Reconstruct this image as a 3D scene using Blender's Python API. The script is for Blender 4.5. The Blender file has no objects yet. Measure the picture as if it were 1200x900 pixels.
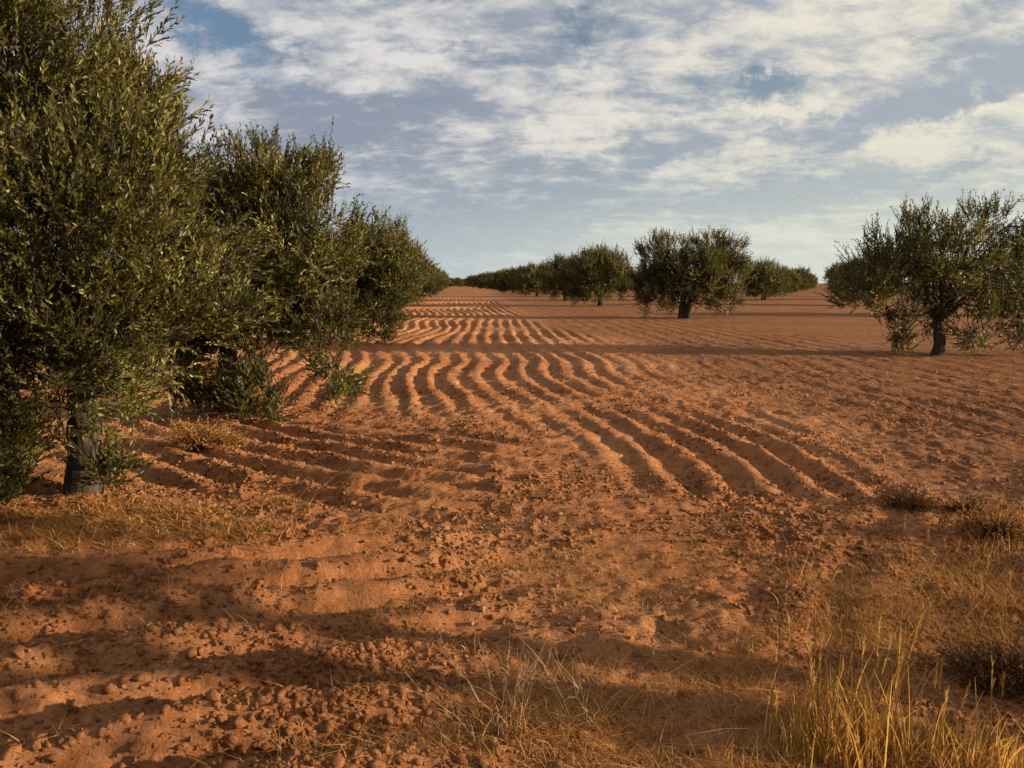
import bpy, math, random
import numpy as np
from mathutils import Vector

R = math.radians
SC = bpy.context.scene
COL = SC.collection
RNG = np.random.default_rng(7)
random.seed(7)

# ------------------------------------------------------------------ camera figures
CAM_H = 1.70
F = 925.0                       # focal length in pixels of the 1200 px wide photograph
PITCH = math.atan((450 - 331.5) / F)

def ray(px, py):
    a, b = (px - 600) / F, (450 - py) / F
    c, s = math.cos(PITCH), math.sin(PITCH)
    return np.array([a, c + b * s, b * c - s])

def gnd(px, py):
    d = ray(px, py)
    t = -CAM_H / d[2]
    return float(d[0] * t), float(d[1] * t)

def at(px, py, Y):
    d = ray(px, py)
    t = Y / d[1]
    return np.array([d[0] * t, Y, CAM_H + d[2] * t])

# ------------------------------------------------------------------ noise
_tab = np.random.default_rng(3).permutation(512)
_ang = np.random.default_rng(4).uniform(0, 2 * np.pi, 512)
_gx, _gy = np.cos(_ang), np.sin(_ang)

def gnoise(x, y, seed=0):
    xi = np.floor(x).astype(np.int64); yi = np.floor(y).astype(np.int64)
    fx = x - xi; fy = y - yi
    u = fx * fx * fx * (fx * (fx * 6 - 15) + 10)
    v = fy * fy * fy * (fy * (fy * 6 - 15) + 10)
    def g(ix, iy, dx, dy):
        h = _tab[(_tab[(ix + seed * 37) & 511] + iy) & 511]
        return _gx[h] * dx + _gy[h] * dy
    a = g(xi, yi, fx, fy); b = g(xi + 1, yi, fx - 1, fy)
    c = g(xi, yi + 1, fx, fy - 1); d = g(xi + 1, yi + 1, fx - 1, fy - 1)
    return (a + (b - a) * u) * (1 - v) + (c + (d - c) * u) * v

def fbm(x, y, f, octs=4, seed=0, gain=.5):
    r = 0; amp = 1
    for i in range(octs):
        r = r + amp * gnoise(x * f + i * 13.7, y * f - i * 7.1, seed + i)
        f *= 2.03; amp *= gain
    return r

def sstep(a, b, x):
    t = np.clip((x - a) / (b - a), 0, 1)
    return t * t * (3 - 2 * t)

# ------------------------------------------------------------------ object helpers
def link(o, parent=None):
    COL.objects.link(o)
    if parent is not None:
        o.parent = parent
    return o

def tag(o, label=None, cat=None, group=None, kind=None):
    if label: o['label'] = label
    if cat: o['category'] = cat
    if group: o['group'] = group
    if kind: o['kind'] = kind
    return o

def empty(name, loc):
    o = bpy.data.objects.new(name, None)
    o.empty_display_size = .3
    o.location = loc
    return link(o)

def npmesh(name, V, Q, mats, mi=None, smooth=False, tint=None, T=None):
    """V (n,3), Q (m,4) quads, T (k,3) triangles after the quads"""
    me = bpy.data.meshes.new(name)
    V = np.asarray(V, dtype=np.float32)
    nq = 0 if Q is None else len(Q); nt = 0 if T is None else len(T)
    me.vertices.add(len(V)); me.vertices.foreach_set('co', V.ravel())
    idx = []
    if nq: idx.append(np.asarray(Q, dtype=np.int32).ravel())
    if nt: idx.append(np.asarray(T, dtype=np.int32).ravel())
    idx = np.concatenate(idx)
    me.loops.add(len(idx)); me.loops.foreach_set('vertex_index', idx)
    me.polygons.add(nq + nt)
    st = np.concatenate([np.arange(nq) * 4, nq * 4 + np.arange(nt) * 3]).astype(np.int32)
    me.polygons.foreach_set('loop_start', st)
    for m in mats: me.materials.append(m)
    if mi is not None: me.polygons.foreach_set('material_index', np.asarray(mi, dtype=np.int32))
    if smooth: me.polygons.foreach_set('use_smooth', np.ones(nq + nt, dtype=bool))
    me.update(calc_edges=True)
    if tint is not None:
        at_ = me.attributes.new('tint', 'FLOAT', 'FACE')
        at_.data.foreach_set('value', np.asarray(tint, dtype=np.float32))
    return me

def mobj(name, me, parent=None, loc=None):
    o = bpy.data.objects.new(name, me)
    if loc is not None: o.location = loc
    return link(o, parent)

class Tubes:
    """collects swept tubes, builds ONE mesh"""
    def __init__(s): s.V = []; s.Q = []; s.n = 0
    def add(s, P, rad, sides=6, rough=0.0, rng=None):
        P = np.asarray(P, float); rad = np.asarray(rad, float)
        k = len(P)
        T = np.gradient(P, axis=0); T /= np.linalg.norm(T, axis=1)[:, None] + 1e-9
        ref = np.array([0.31, 0.77, 0.12]) if abs(T[0][2]) > .8 else np.array([.1, .2, 1.])
        A = np.cross(T, ref); A /= np.linalg.norm(A, axis=1)[:, None] + 1e-9
        B = np.cross(T, A)
        th = np.arange(sides) / sides * 2 * np.pi
        rr = np.repeat(rad[:, None], sides, 1)
        if rough and rng is not None:
            lob = 1 + 2.2 * rough * np.sin(th[None, :] * 3 + np.linspace(0, 2.5, k)[:, None] + rng.uniform(0, 6)) \
                  + rough * .35 * rng.normal(0, .5, (k, sides))
            rr = rr * lob
        ring = P[:, None, :] + rr[..., None] * (np.cos(th)[None, :, None] * A[:, None, :] + np.sin(th)[None, :, None] * B[:, None, :])
        s.V.append(ring.reshape(-1, 3))
        i = np.arange(k - 1)[:, None] * sides; j = np.arange(sides)[None, :]; j2 = (j + 1) % sides
        q = np.stack([i + j, i + j2, i + sides + j2, i + sides + j], -1).reshape(-1, 4) + s.n
        s.Q.append(q); s.n += k * sides
    def mesh(s, name, mat):
        return npmesh(name, np.concatenate(s.V), np.concatenate(s.Q), [mat], smooth=True)

def curve(p0, p1, n, bow, wob, rng):
    """wandering path from p0 to p1; bow lifts the middle"""
    t = np.linspace(0, 1, n)[:, None]
    P = p0 + (p1 - p0) * t
    P[:, 2] += bow * np.sin(np.pi * t[:, 0])
    w = rng.normal(0, wob, (n, 3)); w[0] = 0; w[-1] = 0
    return P + w

# ------------------------------------------------------------------ materials
def newmat(name):
    m = bpy.data.materials.new(name); m.use_nodes = True
    nt = m.node_tree; nt.nodes.clear()
    return m, nt

def N(nt, t, **kw):
    n = nt.nodes.new(t)
    for k, v in kw.items():
        if k.startswith('i_'):
            n.inputs[k[2:].replace('_', ' ')].default_value = v
        else:
            setattr(n, k, v)
    return n

def ramp(nt, fac, stops):
    r = nt.nodes.new('ShaderNodeValToRGB')
    e = r.color_ramp.elements
    while len(e) < len(stops): e.new(.5)
    for el, (p, c) in zip(e, stops):
        el.position = p; el.color = (*c, 1)
    nt.links.new(fac, r.inputs[0])
    return r

def leaf_material(name, stops, trans=.28, tcol=(.20, .18, .02), spec=.35):
    m, nt = newmat(name); L = nt.links.new
    out = N(nt, 'ShaderNodeOutputMaterial')
    a = N(nt, 'ShaderNodeAttribute', attribute_name='tint')
    c = ramp(nt, a.outputs['Fac'], stops)
    p = N(nt, 'ShaderNodeBsdfPrincipled'); p.inputs['Roughness'].default_value = .5
    p.inputs['Specular IOR Level'].default_value = spec
    t = N(nt, 'ShaderNodeBsdfTranslucent')
    mx = N(nt, 'ShaderNodeMix', data_type='RGBA', blend_type='MIX'); mx.inputs[0].default_value = .5
    L(c.outputs[0], mx.inputs[6]); mx.inputs[7].default_value = (*tcol, 1)
    L(c.outputs[0], p.inputs['Base Color']); L(mx.outputs[2], t.inputs[0])
    s = N(nt, 'ShaderNodeMixShader'); s.inputs[0].default_value = trans
    L(p.outputs[0], s.inputs[1]); L(t.outputs[0], s.inputs[2]); L(s.outputs[0], out.inputs[0])
    return m

M_LEAF = leaf_material('olive_leaf', [(0, (.020, .018, .004)), (.35, (.060, .052, .008)), (.7, (.15, .128, .019)), (.9, (.24, .215, .048)), (1, (.34, .32, .14))])
M_STRAW = leaf_material('dry_straw', [(0, (.14, .056, .016)), (.4, (.34, .155, .045)), (.8, (.52, .28, .09)), (1, (.64, .42, .18))], .25, (.50, .24, .06), .06)
M_GOLD = leaf_material('golden_grass', [(0, (.26, .125, .03)), (.5, (.50, .27, .065)), (1, (.68, .43, .15))], .38, (.66, .36, .07), .1)
M_DRYWEED = leaf_material('dry_weed', [(0, (.05, .024, .010)), (.5, (.14, .066, .026)), (1, (.27, .15, .065))], .1, (.15, .1, .03), .03)

def stem_material():
    m, nt = newmat('dry_stem'); L = nt.links.new
    out = N(nt, 'ShaderNodeOutputMaterial'); p = N(nt, 'ShaderNodeBsdfPrincipled'); p.inputs['Roughness'].default_value = .8
    tc = N(nt, 'ShaderNodeTexCoord'); n = N(nt, 'ShaderNodeTexNoise'); n.inputs['Scale'].default_value = 9
    L(tc.outputs['Object'], n.inputs['Vector'])
    c = ramp(nt, n.outputs['Fac'], [(.3, (.10, .06, .03)), (.5, (.24, .15, .07)), (.7, (.40, .27, .13))])
    L(c.outputs[0], p.inputs['Base Color']); L(p.outputs[0], out.inputs[0])
    return m
M_STEM = stem_material()

def bark_material():
    m, nt = newmat('olive_bark'); L = nt.links.new
    out = N(nt, 'ShaderNodeOutputMaterial'); p = N(nt, 'ShaderNodeBsdfPrincipled'); p.inputs['Roughness'].default_value = .9
    tc = N(nt, 'ShaderNodeTexCoord')
    mp = N(nt, 'ShaderNodeMapping'); mp.inputs['Scale'].default_value = (16, 16, 3)
    n1 = N(nt, 'ShaderNodeTexNoise'); n1.inputs['Scale'].default_value = 1.6; n1.inputs['Detail'].default_value = 8
    L(tc.outputs['Object'], mp.inputs[0]); L(mp.outputs[0], n1.inputs['Vector'])
    c = ramp(nt, n1.outputs['Fac'], [(.3, (.010, .0065, .004)), (.5, (.034, .022, .012)), (.7, (.075, .052, .030))])
    b = N(nt, 'ShaderNodeBump'); b.inputs['Strength'].default_value = .8; b.inputs['Distance'].default_value = .02
    L(n1.outputs['Fac'], b.inputs['Height']); L(c.outputs[0], p.inputs['Base Color']); L(b.outputs[0], p.inputs['Normal'])
    L(p.outputs[0], out.inputs[0])
    return m
M_BARK = bark_material()

def soil_material(name='red_soil', clod=False):
    m, nt = newmat(name); L = nt.links.new
    out = N(nt, 'ShaderNodeOutputMaterial'); p = N(nt, 'ShaderNodeBsdfPrincipled'); p.inputs['Roughness'].default_value = .95
    p.inputs['Specular IOR Level'].default_value = .1
    tc = N(nt, 'ShaderNodeTexCoord')
    def noise(sc, det, rough=.6, dist=0):
        n = N(nt, 'ShaderNodeTexNoise'); n.inputs['Scale'].default_value = sc; n.inputs['Detail'].default_value = det
        n.inputs['Roughness'].default_value = rough; n.inputs['Distortion'].default_value = dist
        L(tc.outputs['Object'], n.inputs['Vector']); return n
    n1 = noise(.35, 5); n2 = noise(6, 8, .7); n3 = noise(38, 6, .75); n4 = noise(160, 3, .7)
    c1 = ramp(nt, n1.outputs['Fac'], [(.3, (.31, .118, .044)), (.5, (.40, .165, .066)), (.7, (.50, .235, .105))])
    shaded = ramp(nt, n1.outputs['Fac'], [(.3, (.21, .085, .034)), (.55, (.255, .107, .044)), (.75, (.31, .137, .060))])  # darker soil colour standing in for tree shade over the unploughed right field
    ta = N(nt, 'ShaderNodeAttribute', attribute_name='lit_mix')
    mt = N(nt, 'ShaderNodeMix', data_type='RGBA'); L(ta.outputs['Fac'], mt.inputs[0]); L(shaded.outputs[0], mt.inputs[6]); L(c1.outputs[0], mt.inputs[7])
    c2 = ramp(nt, n2.outputs['Fac'], [(.28, (.48, .43, .40)), (.48, (.94, .93, .91)), (.72, (1.25, 1.28, 1.30))])
    mx = N(nt, 'ShaderNodeMix', data_type='RGBA', blend_type='MULTIPLY'); mx.inputs[0].default_value = 1
    L(mt.outputs[2], mx.inputs[6]); L(c2.outputs[0], mx.inputs[7])
    c3 = ramp(nt, n3.outputs['Fac'], [(.3, (.62, .58, .54)), (.5, (1, 1, 1)), (.64, (1.14, 1.17, 1.20)), (.76, (1.55, 1.75, 1.95))])
    mx2 = N(nt, 'ShaderNodeMix', data_type='RGBA', blend_type='MULTIPLY'); mx2.inputs[0].default_value = .85
    L(mx.outputs[2], mx2.inputs[6]); L(c3.outputs[0], mx2.inputs[7])
    ad = N(nt, 'ShaderNodeMath', operation='MULTIPLY_ADD'); ad.inputs[1].default_value = .35
    L(n4.outputs['Fac'], ad.inputs[0]); L(n3.outputs['Fac'], ad.inputs[2])
    b = N(nt, 'ShaderNodeBump'); b.inputs['Strength'].default_value = .8; b.inputs['Distance'].default_value = .022
    L(ad.outputs[0], b.inputs['Height'])
    b2 = N(nt, 'ShaderNodeBump'); b2.inputs['Strength'].default_value = .7; b2.inputs['Distance'].default_value = .09
    L(n2.outputs['Fac'], b2.inputs['Height']); L(b.outputs[0], b2.inputs['Normal'])
    L(mx2.outputs[2], p.inputs['Base Color']); L(b2.outputs[0], p.inputs['Normal']); L(p.outputs[0], out.inputs[0])
    return m
M_SOIL = soil_material()

def stone_material():
    m, nt = newmat('pale_stone'); L = nt.links.new
    out = N(nt, 'ShaderNodeOutputMaterial'); p = N(nt, 'ShaderNodeBsdfPrincipled'); p.inputs['Roughness'].default_value = .9; p.inputs['Specular IOR Level'].default_value = .1
    tc = N(nt, 'ShaderNodeTexCoord'); n = N(nt, 'ShaderNodeTexNoise'); n.inputs['Scale'].default_value = 30; n.inputs['Detail'].default_value = 6
    L(tc.outputs['Object'], n.inputs['Vector'])
    c = ramp(nt, n.outputs['Fac'], [(.3, (.20, .10, .055)), (.6, (.33, .19, .115)), (.8, (.42, .28, .19))])
    b = N(nt, 'ShaderNodeBump'); b.inputs['Strength'].default_value = .5; b.inputs['Distance'].default_value = .01
    L(n.outputs['Fac'], b.inputs['Height']); L(b.outputs[0], p.inputs['Normal'])
    L(c.outputs[0], p.inputs['Base Color']); L(p.outputs[0], out.inputs[0])
    return m
M_STONE = stone_material()

# ------------------------------------------------------------------ ground
_py = np.array([3, 5.5, 6.4, 7.4, 8.5, 9.3, 10.2, 11.6, 13, 14.3, 15.5, 16.7, 18.5, 21.5, 26, 30, 39, 60, 3000.])
_px = np.array([1.7, 1.45, 1.25, 1.32, 1.28, 1.08, .9, .62, .3, .12, .14, .22, .05, -.32, -.44, -.5, -.68, -2.3, -222])
_fy = np.arange(3, 90, .05)
_fx = np.interp(_fy, _py, _px)
_k = np.hanning(25); _k /= _k.sum()
_fxs = np.convolve(np.pad(_fx, 12, mode='edge'), _k, 'valid')

def path(y):
    return np.where(y < 88, np.interp(y, _fy, _fxs), np.interp(y, _py, _px))

def ridge(ph):
    """asymmetric furrow profile, -1 .. 1"""
    t = ph - np.floor(ph)
    tt = np.where(t < .56, t / .56 * .5, .5 + (t - .56) / .44 * .5)
    c = np.cos(2 * np.pi * tt)
    return np.sign(c) * np.abs(c) ** .85

def height(x, y, fine=True):
    x = np.asarray(x, float); y = np.asarray(y, float)
    z = .10 * fbm(x, y, .035, 2, 11) * sstep(4, 30, y)
    w1 = fbm(x, y, .5, 2, 21); w2 = fbm(x * 2.1, y * .42, 1.0, 3, 31)
    # long furrows running away between the tree rows
    w3 = gnoise(x * 3.1, y * 3.1, 33) * .05 + gnoise(x * 7.3, y * 7.3, 34) * .025
    phA = (x - path(y) + .06 * w1 + .075 * w2 * (1 - .5 * sstep(20, 40, y)) + w3 * (1 - .8 * sstep(12, 24, y)) - .30 * sstep(-1.2, -2.8, x) * np.sin((y - 10) * .42)) / .43
    rb = np.interp(y, [5, 6.2, 10, 18, 24, 36, 60, 120], [3.0, 3.3, 3.6, 3.4, 2.8, .6, -.6, -3])
    lim = np.interp(x, [-6, -3, -1.2, -.2, .6, 1.0, 4], [10.4, 9.9, 9.5, 9.2, 8.6, 6.0, 5.9])
    mA = sstep(0, .9, y - lim) * (1 - sstep(-.5, .6, x - rb)) * (1 - .55 * sstep(-.7, -1.6, x - rb) * 0) * (1 - sstep(70, 150, y))
    hA = np.random.default_rng(8).uniform(.55, 1.25, 512)[(np.floor(phA + .5).astype(int)) & 511]
    mA = mA * np.clip(.85 + 1.1 * fbm(x, y, .22, 2, 41) + .8 * fbm(x, y, 1.4, 3, 43), .08, 1.25) * hA
    mA = mA * (1 - .62 * sstep(.3, 2.8, x - .02 * y) * sstep(8.5, 11, y))
    amp = .033
    mA = mA * (1 - .55 * np.exp(-((y - 10.6 - .5 * x) / 1.2) ** 2) * sstep(-1.2, -.2, x))
    zA = amp * ridge(phA) * mA
    # faint marks of older passes on the right hand field
    mR = sstep(.2, 1.5, x - rb) * sstep(7, 10, y)
    zR = .008 * ridge((x - path(y) + .25 * w1) / .62) * mR
    # turning furrows in front of the second tree
    phB = ((y - 6.2) + .52 * (x + .7) - .08 * (x + .7) ** 2 + .10 * w1 + .03 * w2) / .52
    mB = sstep(5.15, 5.6, y + .42 * (x + .5)) * (1 - sstep(-.9, .2, y - lim)) * (1 - sstep(-.1, .9, x)) * sstep(-5.2, -3.6, x)
    zB = .038 * ridge(phB + w3 * 2) * mB * np.clip(.8 + 1.3 * fbm(x, y, .9, 3, 44), .1, 1.3)
    # near furrows, lower left
    phC = ((y - 4.2) - .30 * (x + 2) + .10 * w1 + .03 * w2) / .43
    mC = (1 - sstep(4.6, 5.1, y - .25 * (x + 2))) * (1 - sstep(-1.1, .5, x)) * sstep(.5, 2, y)
    zC = .085 * ridge(phC + w3 * 2) * mC * np.clip(.8 + 1.2 * fbm(x, y, .9, 2, 42), .25, 1.4)
    # trampled, cloddy headland
    mD = np.clip(1 - np.maximum(np.maximum(mA, mB), mC), 0, 1)
    near = 1 - sstep(9, 16, y)
    zD = (.034 * fbm(x, y, .9, 3, 51)) * mD * near
    # wheel mark leading from the end of the last furrow to the verge
    d = np.abs(x - np.interp(y, [2.5, 3.6, 4.6, 5.6, 6.4], [1.0, 1.55, 2.0, 2.7, 3.35]))
    zD = zD + (.035 * np.exp(-((d - .24) / .16) ** 2) - .022 * np.exp(-(d / .2) ** 2)) * np.clip(.8 + 1.5 * fbm(x, y, 1.1, 2, 45), .1, 1.6) * sstep(2.4, 3.2, y) * (1 - sstep(6.0, 6.8, y))
    # verge bank rising at right edge of the field
    zV = .24 * sstep(2.0, 4.4, x - .35 * (y - 3)) * (1 - sstep(5, 8.5, y))
    z = z + zA + zR + zB + zC + zD + zV - .035 * np.clip(x, -.6, 4) * (1 - sstep(6, 14, y)) * sstep(0, 2, y)
    if fine:
        lump = .5 - np.abs(gnoise(x * 6.1, y * 6.1, 61)) * 1.4
        lump2 = .5 - np.abs(gnoise(x * 12.7, y * 12.7, 62)) * 1.4
        fadein = 1 - sstep(18, 40, y)
        rough = (.55 + .75 * np.clip(fbm(x, y, .6, 2, 63) + .35, 0, 1)) * (1 + .25 * mD * near)
        lump3 = .5 - np.abs(gnoise(x * 23.1, y * 23.1, 66)) * 1.4
        z = z + fadein * rough * (.024 * lump + .021 * lump2 + .010 * lump3 * (1 - sstep(6, 12, y)) + .028 * fbm(x, y, 3.3, 3, 64))
    return z

def lit_mix(x, y):
    """1 on paler soil, 0 on the unploughed right field, darkened in colour for shade"""
    rb = np.interp(y, [5, 6.2, 10, 18, 24, 36, 60, 120], [3.0, 3.3, 3.4, 3.0, 2.4, .6, -.6, -3])
    m = 1 - sstep(-1.2, 1.8, x - rb + 2.2 * fbm(x, y, .25, 3, 91))
    m = np.maximum(m, 1 - sstep(5.5, 8.5, y))
    return np.clip(m + .25 * fbm(x, y, .8, 3, 92), 0, 1)

def h1(x, y):
    return float(height(np.array([x]), np.array([y]))[0])

def build_ground():
    xs = [np.arange(-7, 8.0001, .03)]
    o = []; s = .03; v = 8.0
    while v < 2500: s *= 1.045; v += s; o.append(v)
    o = np.array(o)
    xs = np.concatenate([-(o - 1)[::-1], xs[0], o])
    ys = [-400., -150, -60, -30, -15, -6.0, -4, -2.5, -1, 0, .7, 1.3, 1.7, 2.0]; v = 2.2
    while v < 3000:
        ys.append(v); v += max(.024, .0068 * v)
    ys = np.array(ys)
    X, Y = np.meshgrid(xs, ys)
    Z = height(X, Y)
    nx, ny = len(xs), len(ys)
    V = np.stack([X, Y, Z], -1).reshape(-1, 3)
    i = np.arange(ny - 1)[:, None] * nx; j = np.arange(nx - 1)[None, :]
    Q = np.stack([i + j, i + j + 1, i + j + nx + 1, i + j + nx], -1).reshape(-1, 4)
    me = npmesh('ground', V, Q, [M_SOIL], smooth=True)
    at_ = me.attributes.new('lit_mix', 'FLOAT', 'POINT')
    at_.data.foreach_set('value', lit_mix(X, Y).ravel().astype(np.float32))
    g = mobj('ground', me)
    tag(g, 'red ploughed orchard soil with curving furrows', kind='structure')
    return g

build_ground()

# ------------------------------------------------------------------ clods (uncountable)
def ico():
    import bmesh
    bm = bmesh.new(); bmesh.ops.create_icosphere(bm, subdivisions=2, radius=1)
    V = np.array([v.co[:] for v in bm.verts]); T = np.array([[v.index for v in f.verts] for f in bm.faces])
    bm.free(); return V, T
ICO_V, ICO_T = ico()
def ico1():
    import bmesh
    bm = bmesh.new(); bmesh.ops.create_icosphere(bm, subdivisions=1, radius=1)
    V = np.array([v.co[:] for v in bm.verts]); T = np.array([[v.index for v in f.verts] for f in bm.faces])
    bm.free(); return V, T
ICO1_V, ICO1_T = ico1()

def lumps(P, S, rng, V0, T0, jit=.22):
    n = len(P); k = len(V0)
    V = np.repeat(V0[None], n, 0)
    V = V * (1 + rng.normal(0, jit, (n, k, 1)))
    sc = S[:, None, None] * rng.uniform(.5, 1.45, (n, 1, 3)) * np.array([1, 1, .72])
    V = V * sc
    a = rng.uniform(0, 6.28, n); c, s = np.cos(a)[:, None], np.sin(a)[:, None]
    V = np.stack([V[..., 0] * c - V[..., 1] * s, V[..., 0] * s + V[..., 1] * c, V[..., 2]], -1)
    V = V + P[:, None, :]
    T = T0[None] + (np.arange(n) * k)[:, None, None]
    return V.reshape(-1, 3), T.reshape(-1, 3)

def build_clods():
    rng = np.random.default_rng(21)
    n = 260000
    y = 2.3 + rng.beta(1.0, 3.2, n) * 22
    x = rng.uniform(-1, 1, n) * (y * .68 + .6)
    dens = fbm(x, y, .7, 3, 71) + .25 * fbm(x, y, .2, 2, 72)
    keep = rng.uniform(0, 1, n) < np.clip(.30 + 1.1 * dens, .05, 1)
    x, y = x[keep], y[keep]
    s = np.clip(rng.lognormal(-4.85, .58, len(x)), .005, .028)
    z = height(x, y) - s * .05
    V, T = lumps(np.stack([x, y, z], -1), s, rng, ICO1_V, ICO1_T, .34)
    me = npmesh('soil_clods', V, None, [M_SOIL], T=T)
    at_ = me.attributes.new('lit_mix', 'FLOAT', 'POINT')
    at_.data.foreach_set('value', np.repeat(rng.uniform(.2, 1, len(x)), len(ICO1_V)).astype(np.float32))
    o = mobj('soil_clods', me)
    tag(o, 'crumbled red soil clods strewn over the ploughed ground', kind='stuff')
build_clods()

# ------------------------------------------------------------------ leaves
def unit(v):
    return v / (np.linalg.norm(v, axis=-1, keepdims=True) + 1e-9)

def sprigs(P, D, Ls, nl, leaf_l, leaf_w, rng, tint_c, up=.25, stem=True):
    """leafy shoots: P base, D direction, Ls length. returns V,Q,mi,tint"""
    n = len(P)
    t = (np.arange(nl) + .6) / nl
    t = np.clip(t[None, :] + rng.uniform(-.3, .3, (n, nl)) / nl, .05, 1)
    bend = rng.normal(0, .18, (n, 3)); bend[:, 2] += up
    C = P[:, None, :] + D[:, None, :] * (Ls[:, None] * t)[..., None] + bend[:, None, :] * (Ls[:, None] * t * t * .5)[..., None]
    tan = unit(D[:, None, :] + bend[:, None, :] * t[..., None])
    rv = unit(np.cross(tan, rng.normal(0, 1, (n, nl, 3))))
    ang = rng.uniform(.22, .80, (n, nl))
    ld = unit(tan * np.cos(ang)[..., None] + rv * np.sin(ang)[..., None])
    wv = unit(np.cross(ld, unit(rv * .6 + rng.normal(0, .6, (n, nl, 3)))))
    nv = np.cross(ld, wv)
    l = leaf_l * rng.uniform(.65, 1.2, (n, nl)) * (1 - .25 * t ** 2)
    w = leaf_w * rng.uniform(.75, 1.2, (n, nl))
    a = C; mid = C + ld * (l * .48)[..., None] - nv * (w * .22)[..., None]
    V = np.stack([a, mid + wv * (w * .5)[..., None], C + ld * l[..., None], mid - wv * (w * .5)[..., None]], 2).reshape(-1, 3)
    m = n * nl
    Q = (np.arange(m) * 4)[:, None] + np.arange(4)[None]
    tint = np.clip(tint_c[:, None] + rng.normal(0, .2, (n, nl)), 0, 1).ravel()
    mi = np.zeros(m, int)
    if stem:
        sw = leaf_w * .28
        side = unit(np.cross(D, rng.normal(0, 1, (n, 3)))) * sw
        tip = P + D * Ls[:, None] + bend * (Ls * .5)[:, None]
        SV = np.stack([P - side, P + side, tip + side * .3, tip - side * .3], 1).reshape(-1, 3)
        SQ = (np.arange(n) * 4)[:, None] + np.arange(4)[None] + len(V)
        V = np.concatenate([V, SV]); Q = np.concatenate([Q, SQ])
        mi = np.concatenate([mi, np.ones(n, int)]); tint = np.concatenate([tint, np.full(n, .2)])
    return V, Q, mi, tint

def sphere_pts(n, rng):
    return unit(rng.normal(0, 1, (n, 3)))

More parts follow.
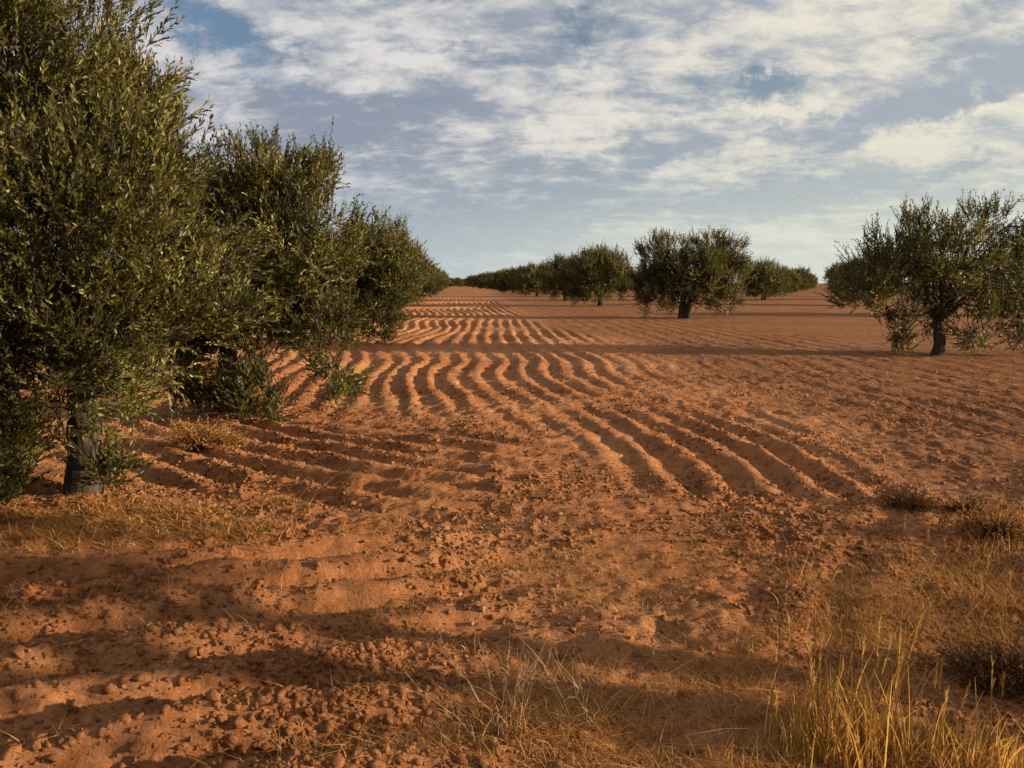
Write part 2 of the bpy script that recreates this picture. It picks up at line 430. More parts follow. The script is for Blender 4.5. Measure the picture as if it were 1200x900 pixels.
def build_tree(root, base, stems, lobes, leaf_l, leaf_w, per_m3, nspr, nl, spr_l, seed, fork=.9, trunk_r=.17,
               twig=True, shell=.5, suckers=None, limb_parts=True, spikes=1.0, droop=0.0, lean=(0, 0)):
    """stems: number of stems; lobes: list of (x,y,z,rx,ry,rz) relative to base, all metres"""
    rng = np.random.default_rng(seed)
    tb = Tubes()
    # trunk with root flare
    top = np.array([lean[0], lean[1], fork])
    tops = []
    for s in range(stems):
        a = s / stems * 6.28 + rng.uniform(0, 2)
        off = np.array([math.cos(a), math.sin(a), 0]) * (trunk_r * .55 if stems > 1 else 0)
        tp = top + np.array([math.cos(a), math.sin(a), 0]) * (.22 if stems > 1 else 0) + np.array([0, 0, rng.uniform(-.1, .15)])
        P = curve(off + np.array([0, 0, -.12]), tp, 16, 0, 0, rng)
        q = np.linspace(0, 1, 16)
        ph = rng.uniform(0, 6, 2)
        P[:, 0] += .03 * np.sin(q * 5 + ph[0]) * np.sin(np.pi * q); P[:, 1] += .03 * np.sin(q * 6 + ph[1]) * np.sin(np.pi * q)
        r0 = trunk_r / math.sqrt(stems) * 1.15
        rad = r0 * (1 - .28 * q + .55 * np.exp(-q / .12)) * (1 + .06 * np.sin(q * 17 + ph[0]))
        tb.add(P, rad, 16, .045, rng); tops.append(tp)
    limbs = []
    for k, (lx, ly, lz, rx, ry, rz) in enumerate(lobes):
        c = np.array([lx, ly, lz])
        d2 = [np.linalg.norm((t - c)[:2]) for t in tops]
        s0 = tops[int(np.argmin(d2))]
        end = c + np.array([0, 0, rz * .45])
        bow = .25 * np.linalg.norm((c - s0)[:2]) * (1 if lz > fork else 1.3)
        n = 10
        P = curve(s0 - np.array([0, 0, .12]), end, n, bow, .035, rng)
        vol = rx * ry * rz
        r0 = np.clip(.075 * vol ** .33, .022, .11)
        lt = Tubes() if limb_parts else tb
        lt.add(P, np.linspace(r0, r0 * .22, n), 7, .06, rng)
        limbs.append((lt, P, r0))
    PP = []; DD = []; TT = []
    for k, (lx, ly, lz, rx, ry, rz) in enumerate(lobes):
        vol = 4.19 * rx * ry * rz
        nc = max(5, int(per_m3 * vol ** .8))
        u = sphere_pts(nc, rng)
        rad = rng.uniform(shell ** 3, 1, nc) ** (1 / 3) * rng.normal(1, .07, nc)
        ctr = np.array([lx, ly, lz]) + u * rad[:, None] * np.array([rx, ry, rz])
        gz = .10 + .05 * rng.uniform(0, 1, nc)
        ctr[:, 2] = np.maximum(ctr[:, 2], gz)
        lt, LP, r0 = limbs[k]
        tc = rng.normal(.42, .20, nc)
        for i in range(nc):
            out = u[i] * np.array([1, 1, .6])
            if twig:
                j = rng.integers(3, len(LP))
                if rng.uniform() < .75:
                    j = 3 + int(np.argmin(np.linalg.norm(LP[3:] - ctr[i], axis=1)))
                    j = max(3, j - 1)
                bp = curve(LP[j], ctr[i], 5, .05, .025, rng)
                lt.add(bp, np.linspace(min(.016, r0 * .4), .004, 5), 4)
            m = max(3, int(nspr * rng.uniform(.6, 1.4)))
            p = ctr[i] + rng.normal(0, .060 * (rx + rz) * .5 + .045, (m, 3))
            upw = .55 * spikes * max(0, .4 + u[i][2]) - droop * max(0, -u[i][2])
            d = unit(out[None] * .65 + np.array([0, 0, 1.0]) * (upw + .35 * spikes) + rng.normal(0, .36, (m, 3)))
            PP.append(p); DD.append(d); TT.append(np.full(m, tc[i]))
    if suckers is not None:
        SP = []; SD = []; ST = []
        for (sx, sy, sr, sh, ns) in suckers:
            p = np.stack([rng.normal(sx, sr * .45, ns), rng.normal(sy, sr * .45, ns), rng.uniform(.03, sh * .8, ns)], -1)
            p[:, 2] = np.maximum(p[:, 2], .02)
            SP.append(p); SD.append(unit(rng.normal(0, .4, (ns, 3)) + np.array([0, 0, .8])
                                         + .5 * np.stack([p[:, 0] - sx, p[:, 1] - sy, 0 * p[:, 0]], -1) / sr))
            ST.append(rng.normal(.33, .12, ns))
        SP = np.concatenate(SP); SD = np.concatenate(SD); ST = np.concatenate(ST)
        V, Q, mi, ti = sprigs(SP, SD, spr_l * rng.uniform(.5, 1.1, len(SP)), nl, leaf_l, leaf_w, rng, ST, .2)
        mobj('suckers', npmesh('suckers', V, Q, [M_LEAF, M_BARK], mi, tint=ti), root)
    mobj('trunk', tb.mesh('trunk', M_BARK), root)
    if limb_parts:
        for lt, P, r0 in limbs:
            mobj('limb', lt.mesh('limb', M_BARK), root)
    PP = np.concatenate(PP); DD = np.concatenate(DD); TT = np.concatenate(TT)
    PP[:, 2] = np.maximum(PP[:, 2], .07)
    V, Q, mi, ti = sprigs(PP, DD, spr_l * rng.uniform(.55, 1.25, len(PP)), nl, leaf_l, leaf_w, rng, TT, .22)
    mobj('crown', npmesh('crown', V, Q, [M_LEAF, M_BARK], mi, tint=ti), root)
    return len(Q)

def placed_tree(label, bx, by, lobes_px, group, **kw):
    """lobes_px: (px, py, depth offset, rx, ry, rz) in metres; centre worked out at real depth"""
    z = h1(bx, by)
    r = empty('olive_tree', (bx, by, z))
    tag(r, label, 'tree', group)
    L = []
    for (px, py, dd, rx, ry, rz) in lobes_px:
        p = at(px, py, by + dd)
        L.append((p[0] - bx, p[1] - by, p[2] - z, rx, ry, rz))
    build_tree(r, (bx, by, z), lobes=L, **kw)
    return r

LEFT = 'olive trees in the left row'
RIGHT = 'olive trees in the middle row'

b1 = gnd(102, 583)
placed_tree('tallest olive tree at left, nearest the camera, cropped by the top edge', *b1,
    [(-10, 80, .2, 1.0, 1.0, .9), (122, 165, .5, .52, .7, .60), (45, 110, .9, .66, .8, .75), (163, 108, .6, .20, .3, .26), (190, 280, .4, .52, .7, .58), (70, 260, -.5, .9, .7, .85),
     (-130, 200, .2, 1.1, 1.1, 1.1), (155, 365, -.1, .64, .6, .48), (30, 390, -.7, .72, .5, .6), (-150, 420, -.2, .9, .9, .8), (225, 365, .3, .42, .5, .38),
     (130, 445, .3, .45, .5, .26), (10, 490, -.6, .5, .45, .36), (70, 440, -.3, .4, .4, .26)],
    LEFT, stems=1, leaf_l=.066, leaf_w=.0165, per_m3=27, nspr=26, nl=17, spr_l=.30, seed=1, fork=.9, trunk_r=.108, shell=.4,
    suckers=[(-.46, -.45, .26, .45, 260), (-.70, -.3, .3, .55, 200), (-.95, -.75, .40, .5, 380), (.15, .05, .12, .25, 70)])

b2 = gnd(268, 482)
placed_tree('second olive tree in the left row, its lowest foliage trailing on the ground', *b2,
    [(300, 242, 0, .72, .9, .66), (352, 285, -.3, .72, .8, .68), (340, 212, .1, .42, .5, .42), (258, 275, .4, .66, .9, .75), (300, 330, -.2, .95, .9, .55), (225, 345, -.2, .8, .8, .6),
     (372, 365, -.3, .48, .6, .5), (190, 400, .2, .7, .6, .5), (386, 430, -.5, .26, .3, .50), (310, 478, -1.0, .24, .3, .40), (240, 385, .6, .5, .5, .36), (212, 428, -.3, .46, .4, .36), (255, 420, .2, .34, .35, .26), (345, 378, .0, .52, .5, .28), (395, 398, -.4, .26, .3, .42), (300, 400, -.3, .42, .4, .26)],
    LEFT, stems=1, leaf_l=.072, leaf_w=.019, per_m3=27, nspr=20, nl=15, spr_l=.31, seed=2, fork=1.1, trunk_r=.125, shell=.4,
    suckers=[(-.30, -.3, .28, .5, 150), (.05, -.35, .2, .5, 90), (.50, -.95, .17, .55, 110)])

b3 = gnd(404, 402)
placed_tree('third olive tree in the left row, showing a forked grey trunk', *b3,
    [(445, 300, 0, 1.0, 1.1, .85), (405, 310, .3, 1.1, 1.1, 1.0), (462, 330, -.2, .72, .9, .75), (360, 320, .5, 1.1, 1.1, .9), (440, 365, 0, .8, .8, .6), (455, 385, -.2, .35, .4, .4), (350, 385, .2, .7, .7, .5)],
    LEFT, stems=3, leaf_l=.09, leaf_w=.027, per_m3=29, nspr=17, nl=12, spr_l=.36, seed=3, fork=.9, trunk_r=.17, shell=.4, suckers=[(.55, -.3, .3, .5, 50)])

bR = gnd(1098, 417)
placed_tree('ragged olive tree standing alone at the right with open, airy top', *bR,
    [(1045, 314, 0, .90, 1.0, .70), (1072, 272, .2, .52, .6, .50), (1105, 300, -.3, 1.0, 1.0, .8), (1152, 272, 0, .58, .7, .55), (1172, 320, .3, 1.0, 1.0, .85),
     (1208, 285, -.2, .6, .7, .6), (1015, 345, -.2, .62, .7, .5), (1055, 380, -.4, .38, .4, .48), (1150, 378, -.3, .72, .6, .55), (1080, 370, .3, .45, .5, .4), (1200, 375, 0, .7, .6, .6), (1115, 345, .3, .8, .8, .6)],
    RIGHT, stems=1, leaf_l=.09, leaf_w=.026, per_m3=17, nspr=15, nl=12, spr_l=.38, seed=4, fork=.85, trunk_r=.125, shell=.35,
    suckers=[(-.95, -.2, .25, .55, 60)])

bM = gnd(802, 373)
placed_tree('broad olive tree in mid field with a short dark forked trunk', *bM,
    [(783, 305, 0, 1.25, 1.3, 1.15), (836, 302, .3, 1.25, 1.3, 1.15), (812, 318, -.4, 1.5, 1.3, 1.1), (765, 330, .2, .9, 1.0, .9), (857, 325, .2, .85, 1.0, .95),
     (862, 295, 0, .5, .5, .55), (800, 340, .2, 1.2, 1.0, .7), (768, 352, -.3, .75, .8, .6), (848, 350, 0, .8, .8, .65), (740, 340, .2, .6, .6, .6), (788, 352, 1.2, .6, .6, .5)],
    RIGHT, stems=3, leaf_l=.11, leaf_w=.034, per_m3=17, nspr=14, nl=11, spr_l=.42, seed=5, fork=1.0, trunk_r=.23, shell=.35, limb_parts=False)

# ---- other trees: a few shapes, copied
def variant(seed, nlobes, H, Rr, leaf, den, limb_parts=False):
    rng = np.random.default_rng(seed)
    L = []
    for k in range(nlobes):
        a = k / nlobes * 6.28 + rng.uniform(-.4, .4)
        rr = Rr * rng.uniform(.45, .62)
        r = Rr * rng.uniform(.48, .64)
        L.append((math.cos(a) * rr, math.sin(a) * rr, H * rng.uniform(.46, .62), r, r, H * rng.uniform(.27, .35)))
    L.append((rng.uniform(-.3, .3), rng.uniform(-.3, .3), H * .72, Rr * .55, Rr * .55, H * .26))
    for k in range(6):
        a = rng.uniform(0, 6.28)
        L.append((math.cos(a) * Rr * .7, math.sin(a) * Rr * .7, H * rng.uniform(.18, .32), Rr * .33, Rr * .33, H * .15))
    r = empty('olive_tree', (0, 0, 0))
    build_tree(r, None, stems=int(rng.integers(1, 4)), lobes=L, leaf_l=leaf, leaf_w=leaf * .31, per_m3=den, nspr=7, nl=9,
               spr_l=.30 + leaf * 1.6, seed=seed, fork=.85, trunk_r=.19, limb_parts=False, twig=False, shell=.35)
    return r

MID = [variant(31, 5, 3.9, 2.3, .17, 14), variant(32, 6, 4.1, 2.45, .17, 14), variant(33, 5, 3.8, 2.4, .17, 14), variant(36, 6, 4.0, 2.5, .17, 14)]
FAR = [variant(34, 5, 3.9, 2.4, .30, 7), variant(35, 5, 4.1, 2.5, .30, 7)]
used = set()

def copy_tree(src, loc, rz, sc, label, group):
    if id(src) not in used:
        used.add(id(src)); r = src
    else:
        r = src.copy(); COL.objects.link(r)
        for ch in list(src.children):
            c = ch.copy(); COL.objects.link(c); c.parent = r
    r.location = loc; r.rotation_euler = (0, 0, rz); r.scale = (sc[0], sc[0], sc[1])
    tag(r, label, 'tree', group)
    return r

ORD = ['', 'first', 'second', 'third', 'fourth', 'fifth', 'sixth', 'seventh', 'eighth', 'ninth', 'tenth', 'eleventh', 'twelfth']
rt = random.Random(5)
def put(x, y, label, group, big=1.0):
    pool = MID if y < 110 else FAR
    src = pool[rt.randrange(len(pool))]
    s = rt.uniform(.9, 1.06) * big
    return copy_tree(src, (x, y, h1(x, y) - .02), rt.uniform(0, 6.28), (s * rt.uniform(.95, 1.06), s), label, group)

# left row goes on into the distance
ly = 39.5; k = 4
while ly < 300:
    lx = b3[0] - .80 - .076 * (ly - b3[1])
    lab = f'{ORD[k]} olive tree in the left row counting from the camera' if k <= 8 else 'small olive tree at the far end of the left row'
    put(lx + rt.uniform(-.3, .3), ly, lab, LEFT)
    ly += 17.5 if ly > 50 else 17.8; k += 1

# middle row: right tree, middle tree, then on along the same line
a = np.array([bM[0] - bR[0], bM[1] - bR[1]])
b = np.array([a[1], -a[0]])
P0 = np.array(bR)
for k in range(2, 18):
    p = P0 + a * k
    lab = f'{ORD[k - 1]} olive tree behind the broad mid field tree in the middle row' if k <= 7 else 'olive tree in the dense far stretch of the middle row'
    put(p[0] + rt.uniform(-.35, .35), p[1] + rt.uniform(-.5, .5), lab, RIGHT, 1.08 if k in (2, 3) else 1.0)
# invented off-camera tree, crown raised so its shadow lies over the near left ground
vx, vy = 6.7, 2.1
shade_tree = empty('olive_tree', (vx, vy, h1(vx, vy)))
tag(shade_tree, 'added unseen olive tree with lifted crown, casting shade on the near left ground', 'tree')
build_tree(shade_tree, None, stems=2, lobes=[(-.7, -.5, 2.0, .9, .9, .6), (.6, -.3, 2.2, 1.0, 1.0, .7), (0, .7, 2.1, 1.0, .9, .65), (-.4, 1.2, 1.9, .6, .6, .4), (.1, -1.2, 1.9, .7, .7, .45), (0, 0, 2.7, .9, .9, .6)],
           leaf_l=.11, leaf_w=.030, per_m3=9, nspr=9, nl=10, spr_l=.4, seed=77, fork=1.2, trunk_r=.15, limb_parts=False, twig=False, shell=.35, droop=0)
# rows beyond, on the same square grid
n_right = 0
cand = []
for j in range(1, 12):
    for i in range(-2, 26):
        p = P0 + a * i + b * j
        if p[1] < 15 or p[1] > 330: continue
        sx = 600 + F * p[0] / p[1]
        if sx < 560 or sx > 1260: continue
        cand.append((p[1], p[0], i, j, sx))
cand.sort()
alley = 0
for (y, x, i, j, sx) in cand:
    if not (y < 125 or 925 < sx < 992): continue
    if y > 290 or (y > 110 and sx > 992): continue
    if 55 < y < 64 and 990 < sx < 1040:
        lab = 'olive tree half hidden behind the left side of the ragged right tree'
    elif y < 90 and 860 < sx < 925:
        lab = 'olive tree with a slim dark trunk just right of the broad mid field tree'
    elif 900 < sx < 962 and y > 100:
        alley += 1
        lab = f'olive tree {ORD[alley]} in the line edging the right alley beyond the slim trunked tree' if alley < 5 else 'speck of an olive tree at the far end of the right alley'
    elif 966 < sx < 992:
        lab = 'small far olive tree showing between the right alley and the ragged right tree'
    else:
        lab = 'far olive tree glimpsed behind the crowns of nearer trees on the right'
    put(x + rt.uniform(-.4, .4), y + rt.uniform(-.4, .4), lab, 'olive trees in the rows on the right', .88 if 'half hidden' in lab else 1.0)
# the last trees closing the left alley
for k in range(3, 8):
    y = 345 + rt.uniform(-8, 12); x = -37 + k * 2.6 + rt.uniform(-.6, .6)
    put(x, y, 'tiny olive tree closing the far end of the left alley', 'far trees closing the alley', .95)

# ------------------------------------------------------------------ dry grass and weeds
def blades(P, H, lean, w, rng, seg=4):
    """curved grass blades; returns V,Q,tint"""
    n = len(P)
    a = rng.uniform(0, 6.28, n)
    L = np.stack([np.cos(a), np.sin(a), 0 * a], -1) * (lean * rng.uniform(.2, 1.3, n))[:, None]
    side = np.stack([-np.sin(a), np.cos(a), 0 * a], -1)
    sa = rng.uniform(0, 3.14, n)
    side = side * np.cos(sa)[:, None] + np.stack([np.cos(a), np.sin(a), 0 * a], -1) * np.sin(sa)[:, None]
    t = np.linspace(0, 1, seg + 1)
    C = P[:, None, :] + np.array([0, 0, 1.])[None, None] * (H[:, None] * (t - .15 * t ** 2)[None])[..., None] + L[:, None, :] * (H[:, None] * (t ** 1.8)[None])[..., None]
    ww = w[:, None] * (1 - t[None] ** 1.5 * .92)
    A = C - side[:, None, :] * ww[..., None]; B = C + side[:, None, :] * ww[..., None]
    V = np.stack([A, B], 2).reshape(-1, 3)
    base = (np.arange(n) * (seg + 1) * 2)[:, None]; k = np.arange(seg)[None] * 2
    i = base + k
    Q = np.stack([i, i + 1, i + 3, i + 2], -1).reshape(-1, 4)
    tint = np.repeat(np.clip(rng.normal(.5, .22, n), 0, 1), seg)
    return V, Q, tint

def build_dry_grass():
    rng = np.random.default_rng(55)
    n = 260000
    y = 2.2 + rng.beta(1.1, 2.6, n) * 6.5
    x = rng.uniform(-1, 1, n) * (y * .7 + .5)
    # dense on the verge at right, thin over the headland, a band under the first tree
    dv = sstep(-.2, 1.6, x - .55 * (y - 3.2)) * (1 - sstep(5.4, 7.0, y)) * .55
    dc = (1 - sstep(4.8, 6.2, y)) * sstep(-1.6, .2, x) * .17
    db = np.exp(-((y - (5.45 - .12 * (x + 3))) / .42) ** 2) * (1 - sstep(-1.6, -.4, x)) * 1.6
    dd = .09 * np.ones_like(x)
    cl = np.clip(.5 + 1.6 * fbm(x, y, 1.2, 3, 81), 0, 1.6)
    keep = rng.uniform(0, 1, n) < (dv + dc + db + dd) * cl
    x, y = x[keep], y[keep]
    P = np.stack([x, y, height(x, y) - .004], -1)
    H = np.clip(rng.lognormal(-3.3, .5, len(x)), .012, .16)
    V, Q, t = blades(P, H, rng.uniform(.6, 4.5, len(x)), rng.uniform(.0008, .0024, len(x)) * (1 + .8 * db[keep]), rng, 3)
    o = mobj('dry_grass', npmesh('dry_grass', V, Q, [M_STRAW], tint=t))
    tag(o, 'short dry straw and withered grass scattered over the headland', kind='stuff')
build_dry_grass()

def grass_tuft(px, py, label, nb, hmin, hmax, spread, seed, lean=.35, wide=.004, nstalk=8, stalk_h=.6, mat=None):
    mat = mat or M_GOLD
    rng = np.random.default_rng(seed)
    x, y = gnd(px, py)
    z = h1(x, y)
    r = empty('dry_grass_tuft', (x, y, z)); tag(r, label, 'grass', 'dry grass tufts on the verge')
    P = np.stack([rng.normal(0, spread, nb), rng.normal(0, spread * .8, nb), np.zeros(nb)], -1)
    P[:, 2] = height(P[:, 0] + x, P[:, 1] + y) - z - .01
    V, Q, t = blades(P, rng.uniform(hmin, hmax, nb) * rng.uniform(.5, 1, nb), np.full(nb, lean), rng.uniform(.4, 1, nb) * wide, rng, 6)
    mobj('leaf_blades', npmesh('leaf_blades', V, Q, [mat], tint=t), r)
    if nstalk:
        for k in range(nstalk):
            p0 = np.array([rng.normal(0, spread * .8), rng.normal(0, spread * .6), 0.]); p0[2] = h1(p0[0] + x, p0[1] + y) - z - .01
            h = stalk_h * rng.uniform(.65, 1.1)
            p1 = p0 + np.array([rng.normal(.06, .13), rng.normal(0, .1), 1.]) * h
            C = curve(p0, p1, 7, 0, .006, rng)
            tb = Tubes(); tb.add(C, np.linspace(.0022, .0010, 7), 4)
            st = mobj('stalk', tb.mesh('stalk', mat), r)
            # seed head: short bristles along the last quarter
            m = 26
            q = rng.uniform(.68, 1.0, m)[:, None]
            hp = p0 + (p1 - p0) * q
            d = unit((p1 - p0)[None] + rng.normal(0, .16, (m, 3)) * h)
            sd = unit(np.cross(d, rng.normal(0, 1, (m, 3)))) * .0016
            l = rng.uniform(.02, .05, m)[:, None]
            v = np.stack([hp - sd, hp + sd, hp + d * l + sd * .2, hp + d * l - sd * .2], 1).reshape(-1, 3)
            mobj('seed_head', npmesh('seed_head', v, (np.arange(m) * 4)[:, None] + np.arange(4)[None], [mat], tint=rng.uniform(.3, 1, m)), st)
    return r

grass_tuft(1000, 868, 'tallest golden dry grass tuft with long blades in the lower right corner', 300, .12, .52, .12, 1, .34, .0058, 16, .66)
grass_tuft(955, 880, 'thinner golden grass tuft just left of the tallest tuft', 150, .1, .35, .07, 2, .3, .0048, 4, .44)
grass_tuft(1095, 885, 'loose golden grass tuft just right of the tallest tuft', 200, .1, .34, .12, 3, .45, .0042, 5, .40)
grass_tuft(1180, 890, 'spiky golden grass tuft in the extreme lower right corner', 180, .1, .32, .10, 4, .4, .0042, 4, .36)
grass_tuft(880, 896, 'short pale grass tuft cut by the bottom edge, left of the golden tufts', 60, .06, .17, .07, 5, .6, .0032, 0)
grass_tuft(1180, 640, 'greyish dry grass tuft at right edge below the airy tree', 110, .08, .25, .16, 6, .5, .0035, 6, .42, M_STRAW)
grass_tuft(958, 720, 'small wispy straw tuft above the tallest golden tuft', 130, .05, .16, .12, 7, .6, .0025, 3, .26, M_STRAW)
grass_tuft(600, 880, 'withered straw tuft at the bottom centre around a twiggy weed', 200, .06, .2, .18, 8, .7, .0026, 0, .3, M_STRAW)

def twig_weed(px, py, label, ns, h, seed, spread=.5):
    rng = np.random.default_rng(seed)
    x, y = gnd(px, py); z = h1(x, y)
    r = empty('dry_weed', (x, y, z)); tag(r, label, 'weed', 'twiggy dry weeds')
    tb = Tubes(); tw = Tubes()
    for k in range(ns):
        p0 = np.array([rng.normal(0, .03), rng.normal(0, .03), -.02])
        p1 = p0 + np.array([rng.normal(0, spread), rng.normal(0, spread * .6), 1.]) * h * rng.uniform(.6, 1.1)
        C = curve(p0, p1, 9, 0, .008, rng)
        tb.add(C, np.linspace(.0022, .0008, 9), 5)
        for m in range(5):
            j = rng.integers(3, 8)
            q = C[j] + (unit(p1 - p0) + rng.normal(0, .55, 3)) * h * rng.uniform(.12, .3)
            tw.add(curve(C[j], q, 5, .01, .005, rng), np.linspace(.0011, .0005, 5), 4)
    mobj('stems', tb.mesh('stems', M_STEM), r)
    mobj('twigs', tw.mesh('twigs', M_STEM), r)
    return r
twig_weed(590, 872, 'leafless twiggy weed with crossing stems at the bottom centre', 9, .46, 1, .45)
twig_weed(690, 850, 'leaning dry weed with one long dark stem right of bottom centre', 5, .42, 2, .55)
twig_weed(345, 880, 'sparse dry weed among the near furrows at lower left', 4, .24, 3, .5)

def dry_bush(px, py, label, w, h, n, seed, mat):
    rng = np.random.default_rng(seed)
    x, y = gnd(px, py); z = h1(x, y)
    r = empty('dry_bush', (x, y, z)); tag(r, label, 'bush', 'low dry bushes')
    tb = Tubes(); PP = []; DD = []
    for k in range(n):
        u = unit(rng.normal(0, 1, 3) * np.array([1, .8, .5]) + np.array([0, 0, .45])); u[2] = abs(u[2])
        tip = u * np.array([w, w * .8, h]) * rng.uniform(.6, 1.05)
        C = curve(np.array([rng.normal(0, .04), rng.normal(0, .04), -.03]), tip, 6, .04, .015, rng)
        tb.add(C, np.linspace(.005, .0013, 6), 4)
        m = 5
        j = rng.integers(2, 6, m)
        PP.append(C[j] + rng.normal(0, .012, (m, 3))); DD.append(unit(u[None] + rng.normal(0, .5, (m, 3))))
    mobj('stems', tb.mesh('stems', M_DRYWEED), r)
    PP = np.concatenate(PP); DD = np.concatenate(DD)
    V, Q, mi, ti = sprigs(PP, DD, rng.uniform(.06, .14, len(PP)), 9, .028, .006, rng, rng.normal(.5, .2, len(PP)))
    mobj('foliage', npmesh('foliage', V, Q, [mat, M_DRYWEED], mi, tint=ti), r)
    return r
dry_bush(1188, 790, 'dark tangled bush at the right edge above the golden grass', .26, .17, 120, 1, M_DRYWEED)
dry_bush(1060, 583, 'small dark heap of weed at the end of the last furrow', .20, .10, 60, 2, M_DRYWEED)
dry_bush(1172, 618, 'straw coloured bush at the right edge of the field', .28, .22, 90, 3, M_STRAW)
grass_tuft(1120, 655, 'low straw tuft on the bank left of the greyish tuft', 220, .05, .18, .22, 9, .8, .003, 4, .3, M_STRAW)
grass_tuft(1165, 700, 'wide matted straw tuft on the bank at the right edge', 300, .05, .2, .26, 10, .9, .003, 5, .34, M_STRAW)
dry_bush(236, 528, 'brown dry bush between the first and second left trees', .38, .24, 130, 4, M_STRAW)
dry_bush(1132, 592, 'tiny brown bush just right of the heap of weed', .10, .09, 40, 5, M_DRYWEED)

def stone(px, py, label, s, seed):
    rng = np.random.default_rng(seed)
    x, y = gnd(px, py); z = h1(x, y)
    V = ICO_V.copy()
    for k in range(9):
        n = unit(rng.normal(0, 1, 3)); c = rng.uniform(.62, .85)
        d = V @ n
        V = V - np.outer(np.maximum(d - c, 0), n)
    V = V * s * np.array([1.15, .9, .8])
    o = mobj('stone', npmesh('stone', V, None, [M_STONE], T=ICO_T), None, (x, y, z + s * .42))
    o.rotation_euler = (rng.uniform(-.3, .3), rng.uniform(-.3, .3), rng.uniform(0, 6))
    tag(o, label, 'stone', 'pale stones among the clods')
stone(537, 698, 'palest round stone among clods in the central foreground', .020, 1)
stone(565, 724, 'flat pale stone just below the palest round stone', .022, 2)
stone(553, 732, 'small pale stone touching the flat stone in the central foreground', .015, 3)
stone(685, 691, 'pale stone half buried right of the central foreground', .018, 4)
stone(365, 563, 'whitish stone on the turning furrows under the second tree', .022, 5)

# ------------------------------------------------------------------ sky and sun
SUN_EL, SUN_AZ = R(10.5), R(90 + 10)       # azimuth measured clockwise from the view direction (+Y): right, a little behind
sun_dir = Vector((math.sin(SUN_AZ) * math.cos(SUN_EL), math.cos(SUN_AZ) * math.cos(SUN_EL), math.sin(SUN_EL)))
sl = bpy.data.lights.new('sun', 'SUN'); sl.energy = 5.0; sl.angle = R(.55); sl.color = (1, .82, .57)
so = bpy.data.objects.new('sun', sl); so.rotation_euler = (-sun_dir).to_track_quat('-Z', 'Y').to_euler(); link(so)

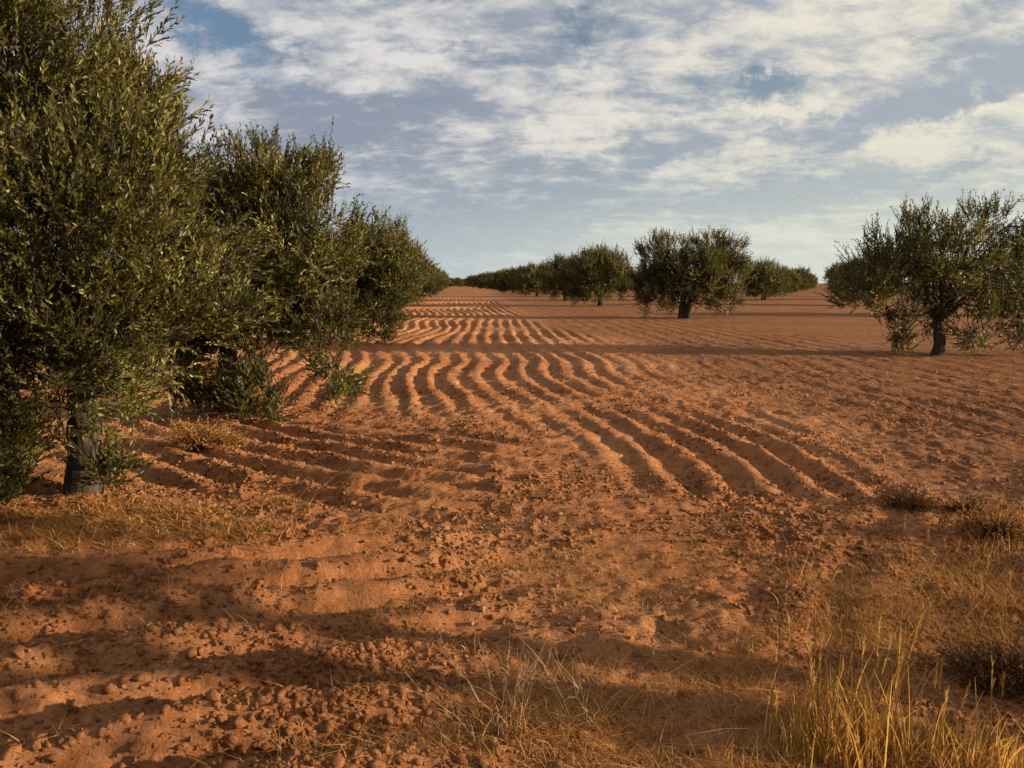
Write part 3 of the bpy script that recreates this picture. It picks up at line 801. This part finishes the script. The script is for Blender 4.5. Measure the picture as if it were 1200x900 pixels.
def build_world():
    w = bpy.data.worlds.new('World'); SC.world = w; w.use_nodes = True
    nt = w.node_tree; nt.nodes.clear(); L = nt.links.new
    out = N(nt, 'ShaderNodeOutputWorld'); bg = N(nt, 'ShaderNodeBackground'); bg.inputs[1].default_value = .05
    L(bg.outputs[0], out.inputs[0])
    sk = N(nt, 'ShaderNodeTexSky', sky_type='NISHITA'); sk.sun_disc = False
    sk.sun_elevation = SUN_EL; sk.sun_rotation = SUN_AZ; sk.air_density = 1.0; sk.dust_density = .6; sk.ozone_density = 4
    tc = N(nt, 'ShaderNodeTexCoord'); D = tc.outputs['Generated']
    sep = N(nt, 'ShaderNodeSeparateXYZ'); L(D, sep.inputs[0])
    def math_(op, a, b=None, c=None):
        n = N(nt, 'ShaderNodeMath', operation=op)
        for i, v in enumerate((a, b, c)):
            if v is None: continue
            if isinstance(v, (int, float)): n.inputs[i].default_value = v
            else: L(v, n.inputs[i])
        return n.outputs[0]
    az = math_('ARCTAN2', sep.outputs[0], sep.outputs[1])           # radians, right positive
    el = math_('ARCSINE', sep.outputs[2])
    # cloud deck coordinates: a flat layer seen in perspective
    dz = math_('ADD', math_('MAXIMUM', sep.outputs[2], 0.0), .26)
    u = math_('DIVIDE', sep.outputs[0], dz); v = math_('DIVIDE', sep.outputs[1], dz)
    cv = N(nt, 'ShaderNodeCombineXYZ'); L(u, cv.inputs[0]); L(v, cv.inputs[1])
    def noise(sc, det, rough, dist=0, rot=0, stretch=(1, 1, 1), off=(0, 0, 0)):
        mp = N(nt, 'ShaderNodeMapping'); mp.inputs['Rotation'].default_value = (0, 0, rot); mp.inputs['Scale'].default_value = stretch; mp.inputs['Location'].default_value = off
        L(cv.outputs[0], mp.inputs[0])
        n = N(nt, 'ShaderNodeTexNoise'); n.inputs['Scale'].default_value = sc; n.inputs['Detail'].default_value = det
        n.inputs['Roughness'].default_value = rough; n.inputs['Distortion'].default_value = dist
        L(mp.outputs[0], n.inputs['Vector']); return n
    nA = noise(3.0, 10, .62, .5, .35, (1, 1.5, 1), (3, 1, 0)).outputs['Fac']
    nB = noise(1.5, 8, .6, .4, .35, (1, 2.0, 1), (1, 7, 0)).outputs['Fac']
    nC = noise(7.5, 9, .66, .3, .5, (1, 1.5, 1), (5, 2, 0)).outputs['Fac']
    nW = N(nt, 'ShaderNodeTexNoise'); nW.inputs['Scale'].default_value = 7; nW.inputs['Detail'].default_value = 9; nW.inputs['Roughness'].default_value = .68
    L(D, nW.inputs['Vector'])
    # warped (azimuth, elevation) for the placed cloud masses
    ae = N(nt, 'ShaderNodeCombineXYZ'); L(az, ae.inputs[0]); L(el, ae.inputs[1])
    sub = N(nt, 'ShaderNodeVectorMath', operation='SUBTRACT'); L(nW.outputs['Color'], sub.inputs[0]); sub.inputs[1].default_value = (.5, .5, .5)
    wa = N(nt, 'ShaderNodeVectorMath', operation='MULTIPLY_ADD'); L(sub.outputs[0], wa.inputs[0]); wa.inputs[1].default_value = (.30, .17, 0); L(ae.outputs[0], wa.inputs[2])
    def blob(px, py, rx, ry, tilt=0):
        d = ray(px, py); d = d / np.linalg.norm(d)
        A, E = math.atan2(d[0], d[1]), math.asin(d[2])
        mp = N(nt, 'ShaderNodeMapping', vector_type='TEXTURE')
        mp.inputs['Location'].default_value = (A, E, 0); mp.inputs['Rotation'].default_value = (0, 0, R(tilt)); mp.inputs['Scale'].default_value = (rx / F, ry / F, 1)
        L(wa.outputs[0], mp.inputs[0])
        ln = N(nt, 'ShaderNodeVectorMath', operation='LENGTH'); L(mp.outputs[0], ln.inputs[0])
        mr = N(nt, 'ShaderNodeMapRange', interpolation_type='SMOOTHSTEP'); L(ln.outputs['Value'], mr.inputs[0])
        mr.inputs[1].default_value = 0; mr.inputs[2].default_value = 1; mr.inputs[3].default_value = 1; mr.inputs[4].default_value = 0
        return mr.outputs[0]
    def total(lst):
        s = None
        for (amp, *b) in lst:
            m = math_('MULTIPLY', blob(*b), amp)
            s = m if s is None else math_('ADD', s, m)
        return s
    gaps = total([(.9, 285, 62, 95, 50, -25), (1.0, 670, 38, 90, 32, 8), (.9, 450, -8, 110, 30, 0), (.7, 885, 118, 100, 34, 10), (.6, 560, 70, 60, 26, 0),
                  (.6, 240, 30, 60, 30, 0), (.5, 440, 65, 60, 20, 10), (.7, 905, 105, 60, 20, 20), (.45, 1130, 175, 260, 28, 10)])
    grays = total([(.8, 400, 130, 200, 70, 5), (.75, 640, 215, 330, 62, 6), (.55, 790, 105, 130, 40, 8), (.8, 1090, 115, 260, 45, 14), (1.1, 960, 226, 220, 28, 9), (.6, 1130, 205, 120, 16, 10), (.5, 600, 275, 200, 26, 4),
                   (.5, 520, 262, 240, 50, 4), (.45, 720, 130, 110, 30, 0), (.45, 1180, 70, 140, 60, 10), (.4, 900, 60, 90, 25, 10)])
    whites = total([(.8, 440, 75, 180, 50, 5), (.9, 930, 45, 330, 50, 8), (.75, 690, 140, 110, 45, 10), (.6, 575, 208, 150, 26, -8), (.5, 1110, 60, 180, 50, 10),
                    (.9, 850, 195, 230, 26, 12), (.8, 1120, 155, 170, 20, 12), (.4, 800, 262, 200, 20, 4), (.5, 480, 222, 130, 18, 2), (.5, 640, 95, 120, 26, 12), (.6, 930, 128, 160, 18, 8), (.6, 380, 215, 70, 50, 0), (.4, 1080, 190, 260, 40, 12), (.45, 180, 40, 90, 50, 0)])
    # cloud cover: dense overhead, breaking up where gaps are
    cover = math_('ADD', math_('MULTIPLY', nA, 2.2), .02)
    cover = math_('SUBTRACT', cover, math_('MULTIPLY', gaps, .84))
    cover = math_('ADD', cover, math_('MULTIPLY', math_('SUBTRACT', nC, .5), 1.3))
    mrc = N(nt, 'ShaderNodeMapRange', interpolation_type='SMOOTHSTEP'); L(cover, mrc.inputs[0]); mrc.inputs[1].default_value = .10; mrc.inputs[2].default_value = 1.05
    # thin out towards the horizon
    hz = N(nt, 'ShaderNodeMapRange', interpolation_type='SMOOTHSTEP'); L(el, hz.inputs[0]); hz.inputs[1].default_value = .02; hz.inputs[2].default_value = .19
    hz.inputs[3].default_value = .25; hz.inputs[4].default_value = 1
    alpha = math_('MULTIPLY', mrc.outputs[0], hz.outputs[0])
    # shade inside the cloud layer
    sh = math_('ADD', math_('MULTIPLY', math_('SUBTRACT', nB, .5), 1.5), .42)
    sh = math_('ADD', sh, math_('MULTIPLY', grays, .62)); sh = math_('SUBTRACT', sh, math_('MULTIPLY', whites, .62))
    sh = math_('ADD', sh, math_('MULTIPLY', math_('SUBTRACT', nC, .5), -2.4))
    sh = math_('ADD', sh, math_('MULTIPLY', math_('SUBTRACT', nA, .5), -1.5))
    warm = N(nt, 'ShaderNodeMapRange', interpolation_type='SMOOTHSTEP'); L(az, warm.inputs[0]); warm.inputs[1].default_value = -.35; warm.inputs[2].default_value = .5
    lit = N(nt, 'ShaderNodeMix', data_type='RGBA'); L(warm.outputs[0], lit.inputs[0]); lit.inputs[6].default_value = (7.2, 7.0, 7.0, 1); lit.inputs[7].default_value = (8.3, 7.8, 6.5, 1)
    gry = N(nt, 'ShaderNodeMix', data_type='RGBA'); L(warm.outputs[0], gry.inputs[0]); gry.inputs[6].default_value = (2.7, 3.1, 3.9, 1); gry.inputs[7].default_value = (3.9, 4.35, 4.9, 1)
    shm = N(nt, 'ShaderNodeMapRange', interpolation_type='SMOOTHSTEP'); L(sh, shm.inputs[0]); shm.inputs[1].default_value = -.22; shm.inputs[2].default_value = .88
    cc = N(nt, 'ShaderNodeMix', data_type='RGBA'); L(shm.outputs[0], cc.inputs[0]); L(lit.outputs[2], cc.inputs[6]); L(gry.outputs[2], cc.inputs[7])
    # clear air: the sky texture, paled near the horizon by high thin veil
    veil = N(nt, 'ShaderNodeMapRange', interpolation_type='SMOOTHSTEP'); L(el, veil.inputs[0]); veil.inputs[1].default_value = 0; veil.inputs[2].default_value = .26
    veil.inputs[3].default_value = .92; veil.inputs[4].default_value = .20
    vc = N(nt, 'ShaderNodeMix', data_type='RGBA'); L(warm.outputs[0], vc.inputs[0]); vc.inputs[6].default_value = (5.0, 5.9, 6.4, 1); vc.inputs[7].default_value = (8.2, 8.4, 7.0, 1)
    clear = N(nt, 'ShaderNodeMix', data_type='RGBA'); L(veil.outputs[0], clear.inputs[0]); L(sk.outputs[0], clear.inputs[6]); L(vc.outputs[2], clear.inputs[7])
    fin = N(nt, 'ShaderNodeMix', data_type='RGBA'); L(alpha, fin.inputs[0]); L(clear.outputs[2], fin.inputs[6]); L(cc.outputs[2], fin.inputs[7])
    L(fin.outputs[2], bg.inputs[0])
    w.cycles.sampling_method = 'MANUAL'; w.cycles.sample_map_resolution = 512
build_world()

# ------------------------------------------------------------------ camera and render
cd = bpy.data.cameras.new('camera'); cd.sensor_width = 36; cd.lens = 36 * F / 1200; cd.clip_start = .05; cd.clip_end = 10000
co = bpy.data.objects.new('camera', cd); co.location = (0, 0, CAM_H); co.rotation_euler = (math.pi / 2 - PITCH, 0, 0); link(co)
SC.camera = co
SC.view_settings.view_transform = 'Standard'; SC.view_settings.look = 'None'; SC.view_settings.exposure = 1.0; SC.view_settings.gamma = 1
SC.render.engine = 'CYCLES'
SC.cycles.use_adaptive_sampling = True
SC.cycles.use_denoising = True
SC.cycles.max_bounces = 5; SC.cycles.diffuse_bounces = 3; SC.cycles.transmission_bounces = 3; SC.cycles.transparent_max_bounces = 4
